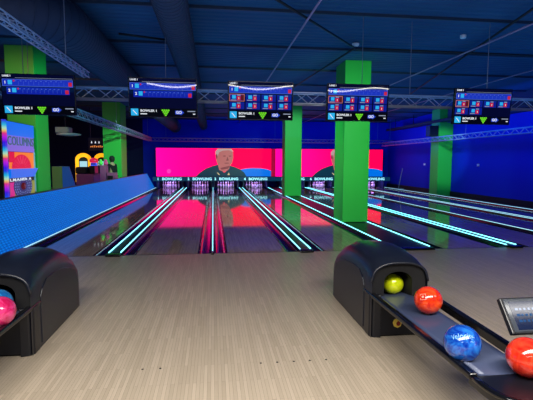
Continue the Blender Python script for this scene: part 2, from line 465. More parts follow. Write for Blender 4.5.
truss((-2.05, 2.6, 3.0), (-2.05, 7.5, 3.0), .085, 'metal lattice truss running overhead towards the leftmost monitor and crossing the olive lit pillar top', r=.009)
truss((-3.62, 8.2, 2.86), (-3.62, 25.85, 2.86), .19, 'metal lattice truss running above the low blue barrier to the back wall')
truss((-3.75, 26.06, 2.87), (11.2, 26.06, 2.87), .19, 'metal lattice truss running across above the pink video screens')
truss((10.5, 8.2, 2.70), (10.5, 25.85, 2.70), .19, 'metal lattice truss running along the right blue wall')

# ------------------------------------------------------------------ ducts, pipes, cables
def arc(c, r, a0, a1, z, n=10):
    return [(c[0]+r*math.cos(a0+(a1-a0)*i/n), c[1]+r*math.sin(a0+(a1-a0)*i/n), z) for i in range(n+1)]
def duct(name, pts, r, label):
    t = thing(name, label, 'duct')
    obj('tube', T(pts, r, 28), M['duct'], t, smooth=True)
    bm = bmesh.new(); dist = 0
    P = [Vector(p) for p in pts]
    for a, c in zip(P, P[1:]):
        d = c-a; n = max(1, int(d.length/.12))
        for i in range(n):
            q = a+d*(i/n); e = d.normalized()
            tube(bm, [q-e*.008, q+e*.008], r+.008, 28)
    obj('ribs', bm, M['duct'], t, smooth=False)
Zd = 3.72
pts = [(-12, 6.55, Zd), (-6, 6.55, Zd), (-3.1, 6.55, Zd)]+arc((-3.1, 7.35), .8, -PI/2, 0, Zd)[1:]+[(-2.3, 12, Zd), (-2.3, 20, Zd), (-2.3, YB-.02, Zd)]
duct('round_duct', pts, .36, 'large dark ribbed duct coming from the left wall and bending towards the back')
duct('round_duct', [(-.58, 1.5, 3.78), (-.58, 12, 3.78), (-.58, YB-.02, 3.78)], .24, 'straight ribbed round duct running overhead above the second monitor from left')
for x, z, lab in ((1.6, 4.0, 'thin pale pipe under the ceiling above the third lane'), (5.5, 4.0, 'thin pale pipe under the ceiling that ends near the monitor by the green pillar'), (8.25, 4.0, 'thin pale pipe under the ceiling above the rightmost monitor')):
    tag(obj('ceiling_pipe', T([(x, 1.5, z), (x, YB, z)], .018, 8), M['pipe'], smooth=True), lab, 'pipe')
for a, c, lab in (((.6, 6.2, 4.03), (3.02, 9.15, 4.03), 'dark diagonal rod under the ceiling, left of the white ceiling disc'),
                  ((3.02, 9.15, 4.03), (2.6, 14.5, 4.03), 'dark rod under the ceiling running back from the white ceiling disc'),
                  ((3.02, 9.15, 4.03), (9.5, 9.22, 4.03), 'dark rod under the ceiling running right from the white ceiling disc'),
                  ((4.9, 5.9, 4.03), (7.3, 16.2, 4.03), 'dark slanting rod under the ceiling above the rightmost monitor'),
                  ((-1.75, 8.6, 3.98), (-.9, 8.9, 3.98), 'short dark rod under the ceiling between the two round ducts')):
    tag(obj('ceiling_rod', T([a, c], .022, 8), M['cable'], smooth=True), lab, 'rod')
tag(obj('ceiling_sensor', L([(.06, 0), (.075, .02), (.075, .05)], (3.02, 9.1, 4.06), 20), M['white'], smooth=False), 'small white ceiling disc where three dark rods meet', 'sensor')
tag(obj('ceiling_sensor', L([(.05, 0), (.06, .02), (.06, .06)], (5.0, 8.35, 4.09), 20), M['white'], smooth=False), 'small white ceiling disc above the rightmost monitor', 'sensor')
for x, lab in ((2.62, 'thin wire hanging from the ceiling to the monitor before the large green pillar'), (5.0, 'thin wire hanging from the ceiling to the rightmost monitor'), (-.78, 'thin wire hanging from the ceiling to the monitor above the second lane')):
    tag(obj('hanging_wire', T([(x, 7.5, 2.96), (x, 7.5, ZC)], .006, 6), M['wire']), lab, 'wire')
struct('ceiling_2', B(10.95, XR, -5, 19.3, 3.47, ZC), M['ceil_dark'])
t = thing('cable_tray', 'dark cable tray high along the right blue wall', 'cable tray', (10.72, 8, 3.5))
obj('channel', B(-.2, .2, 0, 17.5, 0, .04), M['black_matte'], t)
for q in (-.2, .17): obj('side_rail', B(q, q+.03, 0, 17.5, .04, .12), M['black_matte'], t)
for q in range(8): obj('hanger', B(-.012, .012, .5+q*2.3, .524+q*2.3, .04, ZC-3.5), M['cable'], t)

# loudspeaker on the right pillar
t = thing('loudspeaker', 'black loudspeaker hanging beside the top of the green pillar at the right wall', 'loudspeaker', (10.4, 19.7, 2.85))
obj('cabinet', B(-.2, .24, -.2, .2, .0, .5), M['black_matte'], t, bevel=.02)
obj('grille', B(-.17, .21, -.215, -.2, .03, .47), M['black'], t)
obj('bracket', B(.24, .29, -.1, .1, .2, .3), M['black'], t)
for yy, lab in ((17.4, 'small white sensor on the blue wall right of the wall pillar'), (22.2, 'small white sensor on the blue wall left of the wall pillar')):
    t = thing('wall_sensor', lab, 'sensor', (XR, yy, 1.5))
    obj('housing', B(-.05, 0, -.06, .06, -.05, .05), M['white'], t, bevel=.01); obj('lens', L([(.02, 0), (.02, .012), (.01, .02)], (-.025, 0, .05), 10), M['black'], t)
t = thing('thin_stand', 'thin grey stand in the far corner by the right blue wall', 'stand', (10.98, 24.4, .0))
obj('base', B(-.25, .25, -.12, .12, 0, .05), M['grey_plastic'], t, bevel=.01)
obj('pole', T([(-.05, 0, .05), (.16, 0, 1.25)], .018, 8), M['grey_plastic'], t, smooth=True)

# ------------------------------------------------------------------ low blue barrier at the left
def barrier_mat():
    m = mat('backlit_blue_panel', (2, 26, 90), .55, spec=.12); N, K, b = nodes(m)
    geo = N.new('ShaderNodeNewGeometry'); mp = N.new('ShaderNodeMapping'); mp.inputs['Scale'].default_value = (0, 9, 26)
    K.new(geo.outputs['Position'], mp.inputs['Vector'])
    vo = N.new('ShaderNodeTexVoronoi'); vo.inputs['Scale'].default_value = 1.; vo.inputs['Randomness'].default_value = .15
    K.new(mp.outputs['Vector'], vo.inputs['Vector'])
    cr = N.new('ShaderNodeValToRGB'); e = cr.color_ramp.elements
    e[0].position = .15; e[0].color = (*lin((4, 134, 246)), 1); e[1].position = .62; e[1].color = (*lin((2, 78, 182)), 1)
    K.new(vo.outputs['Distance'], cr.inputs['Fac']); K.new(cr.outputs['Color'], b.inputs['Emission Color'])
    b.inputs['Emission Strength'].default_value = .8
    return m
t = thing('lane_barrier', 'low sloping corrugated barrier lit blue from inside, along the left of the lanes', 'barrier', (0, 0, 0))
pts = []; n = 96
for i in range(n+1):
    f = i/n; x = -3.45+(-3.87+3.45)*f; z = .045+(.87-.045)*f
    a = .0035*math.sin(2*PI*f*24)
    pts.append((x+a*.9, z+a*.45))
pts += [(-3.93, .87), (-3.93, .0), (-3.45, 0)]
obj('panel', PR(pts, 'y', 2.6, 26.0), barrier_mat(), t)
obj('top_rail', B(-3.945, -3.86, 2.6, 26.0, .87, .892), M['black'], t, bevel=.004)

# ------------------------------------------------------------------ claw machine
def rainbow():
    m = mat('rainbow_led', (40, 40, 40), .3); N, K, b = nodes(m)
    geo = N.new('ShaderNodeNewGeometry'); sp = N.new('ShaderNodeSeparateXYZ'); K.new(geo.outputs['Position'], sp.inputs[0])
    mm = N.new('ShaderNodeMath'); mm.operation = 'MULTIPLY'; mm.inputs[1].default_value = 2.05; K.new(sp.outputs['Z'], mm.inputs[0])
    fr = N.new('ShaderNodeMath'); fr.operation = 'FRACT'; K.new(mm.outputs[0], fr.inputs[0])
    cr = N.new('ShaderNodeValToRGB'); e = cr.color_ramp.elements
    cols = [(0, (60, 20, 255)), (.2, (200, 30, 255)), (.36, (255, 60, 140)), (.46, (255, 220, 120)), (.55, (190, 255, 220)), (.68, (30, 210, 255)), (.85, (20, 70, 255)), (1, (60, 20, 255))]
    e[0].position, e[0].color = 0, (*lin(cols[0][1]), 1); e[1].position, e[1].color = 1, (*lin(cols[-1][1]), 1)
    for p_, c_ in cols[1:-1]: e.new(p_).color = (*lin(c_), 1)
    K.new(fr.outputs[0], cr.inputs['Fac']); K.new(cr.outputs['Color'], b.inputs['Emission Color']); b.inputs['Emission Strength'].default_value = .7
    return m
M['cm_blue'] = E_('cabinet_header_blue', (0, 112, 238), .95, .3)
M['cm_lav'] = E_('cabinet_lavender', (120, 110, 220), .9, .3)
M['cm_orange'] = E_('cabinet_orange', (240, 130, 40), .95, .3)
M['cm_red'] = E_('cabinet_red', (214, 24, 66), .95, .3)
M['cm_redline'] = E_('cabinet_pink_lines', (240, 90, 120), .9, .3)
M['cm_pink'] = E_('cabinet_pink', (214, 40, 140), .9, .3)
M['cm_olive'] = E_('cabinet_olive', (150, 150, 60), .85, .3)
M['cm_navy'] = E_('cabinet_navy', (24, 40, 110), .8, .3)
M['cm_dots'] = E_('cabinet_dots', (130, 150, 210), .8, .3)
M['cm_sign'] = E_('cabinet_sign_green', (40, 110, 110), .7, .3)
M['cm_frame'] = mat('cabinet_frame', (200, 205, 220), .4)
M['rainbow'] = rainbow()
CX = -3.975
t = thing('claw_machine', 'tall arcade prize cabinet with blue header and rainbow light edge, behind the low barrier', 'arcade machine', (CX, 8.85, 0))
def CP(name, pts, d, m, par=None, th=.01):     # pts (y,z) on the front face, which looks along +X; d = how far out
    return obj(name, PR(pts, 'x', d-th, d), m, par or t)
W = 1.5
obj('cabinet', B(-.85, -.04, 0, W, 0, 2.385), M['black'], t, bevel=.01)
def rect(a, c, z0, z1): return [(a, z0), (c, z0), (c, z1), (a, z1)]
hd = CP('header', rect(.12, W-.03, 2.10, 2.37), -.02, M['cm_blue'], th=.03)
sg = CP('sign_panel', rect(.14, W-.04, 1.86, 2.10), -.03, M['cm_lav'], th=.02)
text('COLUMNS', .25, M['cm_sign'], sg, (-.022, .19, 1.985), rot=(PI/2, 0, PI/2), width=1.22, name='sign_lettering', ext=.004, bold=False)
CP('lower_band', rect(.12, W-.03, 1.78, 1.86), -.025, M['cm_lav'], th=.02)
wn = CP('art_panel', rect(.20, W-.08, 1.43, 1.77), -.03, M['cm_orange'], th=.02)
CP('art_red_block', rect(.20, .48, 1.56, 1.77), -.026, M['cm_red'], wn, .006)
dm = CP('dome', ellipse(.80, 1.435, .46, .29, 20, 0, PI), -.022, M['cm_red'], wn, .006)
bm = bmesh.new()
for q in range(1, 9):
    an = PI*q/9; ca, sa = math.cos(an), math.sin(an)
    prism(bm, [(.80+.16*ca-.006*sa, 1.435+.10*sa), (.80+.16*ca+.006*sa, 1.435+.10*sa), (.80+.43*ca+.006*sa, 1.435+.27*sa), (.80+.43*ca-.006*sa, 1.435+.27*sa)], 'x', -.024, -.019)
obj('dome_lines', bm, M['cm_redline'], dm)
for a, c in ((.15, .20), (W-.08, W-.03)): CP('window_post', rect(a, c, .9, 1.78), -.015, M['cm_frame'], th=.03)
obj('control_shelf', PR([(.15, 1.43), (W-.03, 1.43), (W-.25, 1.25), (.15, 1.25)], 'x', -.04, .04), M['cm_blue'], t)
ln = CP('black_band', rect(.15, W-.2, 1.16, 1.25), -.02, M['black'])
text('L.M.A.NEA  A', .075, M['white_txt'], ln, (-.018, .22, 1.205), rot=(PI/2, 0, PI/2), width=1.0, name='band_lettering')
CP('lower_art', rect(.20, W-.08, .30, 1.16), -.03, M['cm_olive'], th=.02)
CP('pink_panel', rect(.20, .42, .30, 1.16), -.026, M['cm_pink'], th=.02)
wh = CP('wheel', ellipse(.82, 1.06, .44, .26), -.02, M['cm_navy'], th=.012)
bm = bmesh.new()
for rr, nn in ((.39, 26), (.31, 20), (.23, 16)):
    for q in range(nn):
        an = 2*PI*q/nn; prism(bm, ellipse(.82+rr*math.cos(an), 1.06+rr*.59*math.sin(an), .016, .016, 6), 'x', -.02, -.016)
obj('wheel_dot_pattern', bm, M['cm_dots'], wh)
CP('wheel_hub', ellipse(.82, 1.06, .12, .075), -.014, M['brown'], wh, .012)
obj('rainbow_light', B(-.05, .012, .03, .11, .05, 2.385), M['rainbow'], t)

# ------------------------------------------------------------------ arcade beyond the barrier
M['yellow'] = mat('yellow_arch', (255, 170, 20), .4, emit=(255, 172, 14), es=1.15)
M['scr_white'] = E_('white_cyan_screen', (170, 220, 235), 1.)
M['cab_pink'] = mat('plum_cabinet', (150, 70, 120), .5)
M['cab_hot'] = mat('hot_pink_cabinet', (230, 40, 130), .5, emit=(220, 20, 110), es=.55)
M['cab_lav'] = mat('lavender_cabinet', (150, 130, 210), .5, emit=(110, 90, 180), es=.4)
M['cab_olive'] = mat('olive_cabinet', (120, 140, 80), .5)
M['cab_blue'] = mat('blue_cabinet', (50, 110, 220), .5)
M['tape_blue'] = E_('blue_lights', (60, 90, 255), 1.)
def arch_game(x, y, w, label):
    t = thing('arcade_game', label, 'arcade machine', (x, y, 0), math.radians(12))
    obj('cabinet', B(-w/2+.08, w/2-.08, .1, .9, 0, 1.9), M['black_matte'], t)
    out = [(-w/2, .6), (-w/2, 1.66)]+ellipse(0, 1.66, w/2, .30, 16, PI, 0)[1:-1]+[(w/2, 1.66), (w/2, .6)]
    k = w/2-.15
    inn = [(k, .6), (k, 1.62)]+ellipse(0, 1.62, k, .16, 16, 0, PI)[1:-1]+[(-k, 1.62), (-k, .6)]
    bm = bmesh.new(); n = len(out)
    A = []
    for yy in (0, .12):
        A.append(([bm.verts.new((p[0], yy, p[1])) for p in out], [bm.verts.new((p[0], yy, p[1])) for p in inn[::-1]]))
    for (o1, i1) in A:
        for q in range(n-1): bm.faces.new((o1[q], o1[q+1], i1[q+1], i1[q]))
    for q in range(n-1):
        bm.faces.new((A[0][0][q], A[0][0][q+1], A[1][0][q+1], A[1][0][q])); bm.faces.new((A[0][1][q], A[0][1][q+1], A[1][1][q+1], A[1][1][q]))
    for q in (0, n-1): bm.faces.new((A[0][0][q], A[0][1][q], A[1][1][q], A[1][0][q]))
    obj('glowing_arch', bm, M['yellow'], t)
    obj('display', B(-k+.04, k-.04, -.02, .1, 1.28, 1.58), M['scr_white'], t)
    obj('black_header', B(-k, k, -.01, .1, 1.59, 1.66), M['black_matte'], t)
    obj('control_desk', B(-k, k, -.3, .1, .5, 1.1), M['black'], t, bevel=.03)
arch_game(-6.06, 21.2, .70, 'arcade game with glowing yellow arch and white screen, left one of the two yellow arches')
arch_game(-5.26, 21.3, .68, 'arcade game with glowing yellow arch next to the standing person, right one of the two')
t = thing('driving_game', 'low plum driving game with black seat in front of the left yellow arch', 'arcade machine', (-4.55, 16.0, 0))
obj('base', B(-.3, .32, 0, .9, 0, 1.13), M['cab_pink'], t, bevel=.03)
obj('seat', B(-.34, .05, .1, .6, 1.13, 1.38), M['black_matte'], t, bevel=.05)
obj('monitor', B(.1, .3, .2, .7, 1.13, 1.42), M['black'], t, bevel=.02)
t = thing('light_column', 'slim column of blue lights topped with red, left of the plum cabinets', 'arcade machine', (-4.76, 18.0, 0))
obj('column', B(-.12, .1, 0, .2, 0, 1.52), M['tape_blue'], t, bevel=.02)
obj('red_top', L([(.1, 0), (.17, .05), (.16, .14), (.05, .2)], (-.01, .1, 1.52), 16), M['cm_red'], t, smooth=True)
bm = bmesh.new()
for q in range(8): box(bm, -.1, .08, -.012, 0, .75+q*.1, .80+q*.1)
obj('dark_bars', bm, M['black'], t)
t = thing('prize_cabinet', 'tall plum prize cabinet right of the blue light column', 'arcade machine', (-4.36, 18.1, 0))
obj('cabinet', B(-.19, .03, 0, .5, 0, 1.42), M['cab_pink'], t, bevel=.02); obj('side_panel', B(-.26, -.19, 0, .5, 0, 1.42), M['black'], t)
for k, (c_, dx, dz) in enumerate((('greentri', -.18, .1), ('cm_pink', .015, .1))):
    tag(obj('plush_toy', L([(.03, -.1), (.085, -.06), (.09, 0), (.06, .06), (.06, .09), (.045, .13), (.01, .145)], (-4.36+dx, 18.25, 1.42+.1), 12), mat('plush_%d' % k, [(90, 220, 90), (230, 60, 140), (210, 40, 70)][k], .8), smooth=True),
        ['green', 'pink', 'red'][k]+' plush toy on top of the tall plum prize cabinet', 'toy')
t = thing('coin_cabinet', 'low plum cabinet beside the standing person', 'arcade machine', (-4.26, 18.2, 0))
obj('cabinet', B(-.05, .3, 0, .42, 0, 1.12), M['cab_pink'], t, bevel=.02); obj('coin_door', B(-.02, .2, -.015, 0, .6, 1.0), M['black'], t)
t = thing('arcade_cabinet', 'olive low cabinet with slanted blue side next to the green pillar at the left', 'arcade machine', (-4.74, 13.9, 0))
obj('cabinet', B(-.2, .1, .1, .7, 0, 1.42), M['cab_olive'], t, bevel=.01)
obj('slanted_side', PR([(.105, .0), (.46, 0), (.46, .85), (.30, 1.42), (.105, 1.42)], 'y', .1, .16), M['cab_blue'], t)
t = thing('ticket_counter', 'glowing hot pink cabinet behind the far end of the low barrier', 'arcade machine', (-5.2, 24.2, 0))
obj('cabinet', B(-.3, .34, 0, .6, 0, 1.32), M['cab_hot'], t, bevel=.02); obj('front_trim', B(-.28, .32, -.012, 0, 1.2, 1.28), M['cab_lav'], t)
t = thing('change_machine', 'lavender lit machine standing behind the hot pink cabinet', 'arcade machine', (-5.55, 25.4, 0))
obj('cabinet', B(-.3, .3, 0, .6, 0, 1.8), M['cab_lav'], t, bevel=.02); obj('dark_slot', B(-.05, .02, -.012, 0, 1.2, 1.6), M['black'], t)
# sign board, lamp
t = thing('sign_board', 'dark hanging sign board with small glowing orange letters, above the yellow arches', 'sign', (-5.42, 21.6, 2.08))
obj('board', B(-.5, .48, 0, .08, 0, .62), M['black_matte'], t, bevel=.01)
bm = bmesh.new()
for q in range(9):
    x = -.40+q*.085; h = .06+.03*((q*7) % 3)/2
    box(bm, x, x+.022, -.01, 0, .16, .16+h); box(bm, x, x+.055, -.01, 0, .16+h-.02, .16+h)
obj('orange_lettering', bm, mat('orange_letters', (60, 30, 10), .4, emit=(255, 150, 70), es=1.1), t)
bm = bmesh.new()
for q in range(3):
    x = -.38+q*.17; box(bm, x, x+.07, -.01, 0, .36, .39); box(bm, x+.02, x+.05, -.01, 0, .39, .46)
obj('white_lettering', bm, M['white_txt'], t)
for s in (-.4, .38): obj('hanging_rod', B(s-.01, s+.01, .03, .05, .62, ZC-2.08), M['cable'], t)
t = thing('hanging_lamp', 'grey box lamp with wide pale dish hanging over the arcade', 'lamp', (-4.72, 15.0, 2.44))
obj('housing', B(-.36, .06, -.2, .2, .07, .25), M['grey_plastic'], t, bevel=.02)
obj('dish', L([(.10, -.03), (.36, 0), (.38, .035), (.2, .07)], (0, 0, 0), 28), M['white'], t, smooth=True)
obj('cord', T([(-.1, 0, .25), (-.1, 0, ZC-2.44)], .012, 6), M['cable'], t)

# ------------------------------------------------------------------ standing person
def skinned(name, verts, edges, radii, m, parent, sub=2):
    me = bpy.data.meshes.new(name); me.from_pydata([Vector(v) for v in verts], edges, [])
    o = bpy.data.objects.new(name, me); C.objects.link(o)
    o.modifiers.new('Skin', 'SKIN'); s = o.modifiers.new('Sub', 'SUBSURF'); s.levels = s.render_levels = sub
    for i, r in enumerate(radii):
        me.skin_vertices[0].data[i].radius = (r, r) if not isinstance(r, tuple) else r
        me.skin_vertices[0].data[i].use_root = (i == 0)
    dg = bpy.context.evaluated_depsgraph_get()
    m2 = bpy.data.meshes.new_from_object(o.evaluated_get(dg)); bpy.data.objects.remove(o)
    for p in m2.polygons: p.use_smooth = True
    m2.materials.clear(); m2.materials.append(m)
    o = bpy.data.objects.new(name, m2); C.objects.link(o); o.parent = parent
    return o
t = thing('person', 'person in black clothes standing behind the low barrier, before a green pillar', 'person', (-4.27, 19.05, 0), math.radians(62))
V = [(0, 0, .95), (0, 0, 1.15), (0, 0, 1.36), (0, -.01, 1.50), (0, .02, 1.60), (0, .02, 1.72),
     (-.19, 0, 1.42), (-.25, .02, 1.14), (-.24, .12, .90), (-.24, .16, .80), (.19, 0, 1.42), (.25, .02, 1.14), (.24, .12, .90), (.24, .16, .80),
     (-.10, 0, .88), (-.11, .02, .5), (-.12, -.02, .09), (-.13, .13, .03), (.10, 0, .88), (.11, .02, .5), (.12, -.02, .09), (.13, .13, .03)]
E2 = [(0, 1), (1, 2), (2, 3), (3, 4), (4, 5), (2, 6), (6, 7), (7, 8), (8, 9), (2, 10), (10, 11), (11, 12), (12, 13), (0, 14), (14, 15), (15, 16), (16, 17), (0, 18), (18, 19), (19, 20), (20, 21)]
Rr = [.13, .125, .14, .055, .085, .09, .06, .047, .036, .032, .06, .047, .036, .032, .085, .06, .045, .035, .085, .06, .045, .035]
skinned('body', V, E2, Rr, M['skin'], t)
ids = [0, 1, 2, 6, 7, 8, 10, 11, 12]
E3 = [(0, 1), (1, 2), (2, 3), (3, 4), (4, 5), (2, 6), (6, 7), (7, 8)]
skinned('jacket', [V[i] for i in ids], E3, [Rr[i]+.022 for i in ids], M['cloth_black'], t)
ids = [0, 14, 15, 16, 18, 19, 20]
skinned('trousers', [V[i] for i in ids], [(0, 1), (1, 2), (2, 3), (0, 4), (4, 5), (5, 6)], [Rr[i]+.018 for i in ids], M['cloth_black'], t)
bm = bmesh.new(); bmesh.ops.create_uvsphere(bm, u_segments=16, v_segments=10, radius=.112)
for v in bm.verts:
    v.co.y = v.co.y*1.05-.012+.02; v.co.z = v.co.z*(1.15 if v.co.z > 0 else 1.7)+1.70
    if v.co.y > .085: v.co.y = .085
obj('hair', bm, M['hair'], t, smooth=True)

# ------------------------------------------------------------------ ball returns
ZS = [(3.66, .515), (3.70, .545), (3.80, .58), (4.0, .607), (4.2, .614), (4.45, .592), (4.65, .54), (4.80, .475), (4.89, .41), (4.94, .34), (4.95, .25)]
def ball_return(cx, s, label, dy=0.):
    t = thing('ball_return', label, 'ball return', (cx, dy, 0))
    hw = .265
    # hood shell: lofted arch sections with a sharp shoulder line
    def section(y, zs, inset=0., crown=.16, n=16):
        w = hw-inset; p = [(-w, 0.0), (-w, zs*.5), (-w, zs)]
        for i in range(1, n):
            a = PI-PI*i/n
            c = abs(math.cos(a))**.8*(1 if math.cos(a) > 0 else -1); p.append((w*c*.97, zs+.012+(crown-.012)*math.sin(a)**.8))
        p += [(w, zs), (w, zs*.5), (w, 0)]
        return p
    bm = bmesh.new(); rings = []
    for i, (y, zs) in enumerate(ZS):
        cr = .165 if y < 4.5 else .165-.11*((y-4.5)/.45)**1.5
        rings.append([bm.verts.new((s*q[0], y, q[1])) for q in section(y, zs, 0 if y < 4.8 else .012*((y-4.8)/.15)**2, cr)])
    for a, c in zip(rings, rings[1:]):
        for k in range(len(a)-1): bm.faces.new((a[k], a[k+1], c[k+1], c[k]))
    bm.faces.new(rings[-1])
    o = obj('hood_shell', bm, M['hood'], t, smooth=True)
    md = o.modifiers.new('EdgeSplit', 'EDGE_SPLIT'); md.split_angle = math.radians(28)
    # front panel with arched opening
    out = section(3.68, .53, .010, .155)
    ns = len(out)
    ow, oz0, oz1 = .135, .33, .60
    inn = [(-ow, oz0), (-ow, (oz0+oz1)/2-.02), (-ow, oz1-.09)]
    n = ns-6
    for i in range(1, n+1):
        a = PI-PI*i/(n+1); inn.append((ow*math.cos(a), oz1-.09+.09*math.sin(a)))
    inn += [(ow, oz1-.09), (ow, (oz0+oz1)/2-.02), (ow, oz0)]
    bm = bmesh.new()
    A = [bm.verts.new((s*q[0], 3.685, q[1])) for q in out]; D = [bm.verts.new((s*q[0], 3.70, q[1])) for q in inn]; D2 = [bm.verts.new((s*q[0], 4.1, q[1])) for q in inn]
    for k in range(ns-1):
        bm.faces.new((A[k], A[k+1], D[k+1], D[k])); bm.faces.new((D[k], D[k+1], D2[k+1], D2[k]))
    bm.faces.new((A[0], D[0], D[-1], A[-1]))
    obj('front_panel', bm, M['black_matte'], t)
    pts = [(s*q[0]*1.0, 3.665, q[1]) for q in section(3.66, .515, -.004, .175)[2:-2]]
    obj('hood_rim', T(pts, .013, 8), M['hood'], t, smooth=True)
    # side panels, slightly raised, arched like the shoulder
    for q in (-1, 1):
        side = [(4.86, .03), (4.87, .30)]+[(y, z-.045) for y, z in reversed(ZS) if 3.86 < y < 4.82]+[(3.90, .5), (3.86, .44), (3.86, .03)]
        obj('side_panel', PR(side, 'x', q*(hw+.001)-.006, q*(hw+.001)+.006), M['hood'], t, bevel=.004)
        obj('corner_post', PR([(q*(hw-.09), 3.645), (q*(hw-.02), 3.66), (q*(hw+.008), 3.70), (q*(hw+.008), 3.80), (q*(hw-.09), 3.80)], 'z', 0, .40), M['black'], t, bevel=.008)
    obj('lower_panel', B(-.185, .185, 3.655, 3.68, .02, .31), M['black'], t, bevel=.008)
    e = obj('badge', PR(ellipse(-.02, .135, .042, .045, 8), 'y', 3.643, 3.655), M['gold'], t)
    obj('badge_centre', PR(ellipse(-.012, .13, .02, .021, 8), 'y', 3.638, 3.643), M['badge_red'], e)
    # track and rails
    lft, rgt = -s*.265, s*.265
    bm = bmesh.new(); rows = []
    for y, z in ((4.05, .305), (3.8, .345), (3.6, .375), (3.2, .39), (2.17, .40)):
        row = []
        x0, x1 = (-.20, .11) if y < 3.66 else (-.13, .11)
        for i in range(9):
            f = i/8; row.append(bm.verts.new((s*(x0+(x1-x0)*f), y, z+.018*(2*f-1)**2)))
        rows.append(row)
    top = [v for r in rows for v in r]
    for a, c in zip(rows, rows[1:]):
        for i in range(8): bm.faces.new((a[i], a[i+1], c[i+1], c[i]))
    ret = bmesh.ops.extrude_face_region(bm, geom=bm.faces[:])
    for v in [g for g in ret['geom'] if isinstance(g, bmesh.types.BMVert)]: v.co.z -= .03
    obj('track', bm, M['track'], t, smooth=True)
    def rail(x0, x1, ya, yb, za, zb, w, h):
        bm = bmesh.new()
        ra = [(x0-w/2, ya, za-h), (x0+w/2, ya, za-h), (x0+w/2, ya, za), (x0-w/2, ya, za)]
        rb = [(x1-w/2, yb, zb-h), (x1+w/2, yb, zb-h), (x1+w/2, yb, zb), (x1-w/2, yb, zb)]
        v = [bm.verts.new(p) for p in ra+rb]
        for f in ((0, 1, 2, 3), (7, 6, 5, 4), (0, 1, 5, 4), (1, 2, 6, 5), (2, 3, 7, 6), (3, 0, 4, 7)): bm.faces.new([v[i] for i in f])
        return obj('rail', bm, M['black_gloss'], t, bevel=.014, seg=3)
    rail(-s*.245, -s*.242, 3.90, 2.15, .412, .425, .05, .045)
    rail(s*.27, s*.215, 3.66, 2.12, .42, .43, .05, .075)
    # round tray at the end
    front = []
    for i in range(33):
        a = PI+PI*i/32; ca, sa = math.cos(a), math.sin(a)
        front.append((s*.20+.45*abs(ca)**.5*(1 if ca > 0 else -1), 2.19-.355*abs(sa)**.5))
    obj('tray', PR(front, 'z', .345, .398), M['black'], t, bevel=.006)
    for k, (g, z, r_) in enumerate(((1.0, .402, .017), (.955, .404, .008))):
        obj('tray_rim', T([(s*.20+(x-s*.20)*g, 2.19+(y-2.19)*g, z) for x, y in front], r_, 10), M['black_gloss'], t, smooth=True)
    obj('tray_stand', L([(.09, 0), (.07, .02), (.055, .06), (.055, .345)], (-s*.10, 2.05, 0), 20), M['black'], t, smooth=True)
    return t
ball_return(1.685, 1, 'black ball return with rounded hood, holding the yellow green, orange and blue balls')
ball_return(-1.745, -1, 'black ball return with rounded hood near the low blue barrier, holding the pink ball', -.05)

# ------------------------------------------------------------------ bowling balls
def ball_mat(name, c0, c1, scale):
    m = mat(name, c0, .12, coat=.6); N, K, b = nodes(m)
    tc = N.new('ShaderNodeTexCoord'); ns = N.new('ShaderNodeTexNoise'); ns.inputs['Scale'].default_value = scale; ns.inputs['Detail'].default_value = 5; ns.inputs['Distortion'].default_value = 2.2
    K.new(tc.outputs['Object'], ns.inputs['Vector'])
    cr = N.new('ShaderNodeValToRGB'); e = cr.color_ramp.elements; e[0].position = .36; e[1].position = .66
    e[0].color = (*lin(c0), 1); e[1].color = (*lin(c1), 1)
    K.new(ns.outputs['Fac'], cr.inputs['Fac']); K.new(cr.outputs['Color'], b.inputs['Base Color'])
    return m
def ball(loc, r, m, label, view=None):
    o = thing('bowling_ball', label, 'bowling ball', loc)
    bm = bmesh.new(); bmesh.ops.create_uvsphere(bm, u_segments=48, v_segments=32, radius=r)
    obj('shell', bm, m, o, smooth=True)
    # three finger holes set on the far side
    for a in (-.12, .12, 0.):
        d = Vector((.5+a, .8, .25 if a else -.05)).normalized()
        q = d.to_track_quat('Z', 'Y').to_matrix().to_4x4()
        bm = bmesh.new(); bmesh.ops.create_circle(bm, cap_ends=True, radius=.013, segments=16)
        bmesh.ops.transform(bm, matrix=Matrix.Translation(d*(r-.0008)*1.0)@q, verts=bm.verts)
        ret = bmesh.ops.extrude_face_region(bm, geom=bm.faces[:])
        for v in [g for g in ret['geom'] if isinstance(g, bmesh.types.BMVert)]: v.co += d*.0014
        obj('finger_hole', bm, M['black'], o)
    return o
def wrap(o, parent, r, d, upv, lift=.0012):
    """bend a flat mesh (xy) on to a sphere of radius r around direction d"""
    d = Vector(d).normalized(); u = Vector(upv); u = (u-d*u.dot(d)).normalized(); x = u.cross(d)
    for v in o.data.vertices:
        p = d*r+x*v.co.x+u*v.co.y
        v.co = p.normalized()*(r+lift)
    o.location = (0, 0, 0); o.rotation_euler = (0, 0, 0); o.parent = parent
b1 = ball((1.715, 3.88, .435), .098, ball_mat('ball_yellow_green', (190, 205, 10), (216, 226, 30), 5), 'small yellow green bowling ball in the opening of the right ball return')
b2 = ball((1.70, 3.17, .395+.109), .109, ball_mat('ball_red_orange', (205, 22, 10), (250, 84, 30), 9), 'red orange marbled bowling ball with square mark, between the yellow and the blue ball')
b3 = ball((1.505, 2.375, .393+.109), .109, ball_mat('ball_blue', (8, 44, 150), (40, 120, 220), 11), 'blue marbled bowling ball with white script on the grey track')
b4 = ball((1.75, 2.14, .40+.109), .109, ball_mat('ball_red', (196, 16, 12), (246, 70, 40), 7), 'red bowling ball in the round black tray, cut by the right edge')
M['mark'] = mat('pale_red_mark', (255, 170, 150), .4); M['script'] = mat('pale_blue_script', (130, 190, 245), .4)
bm = bmesh.new()
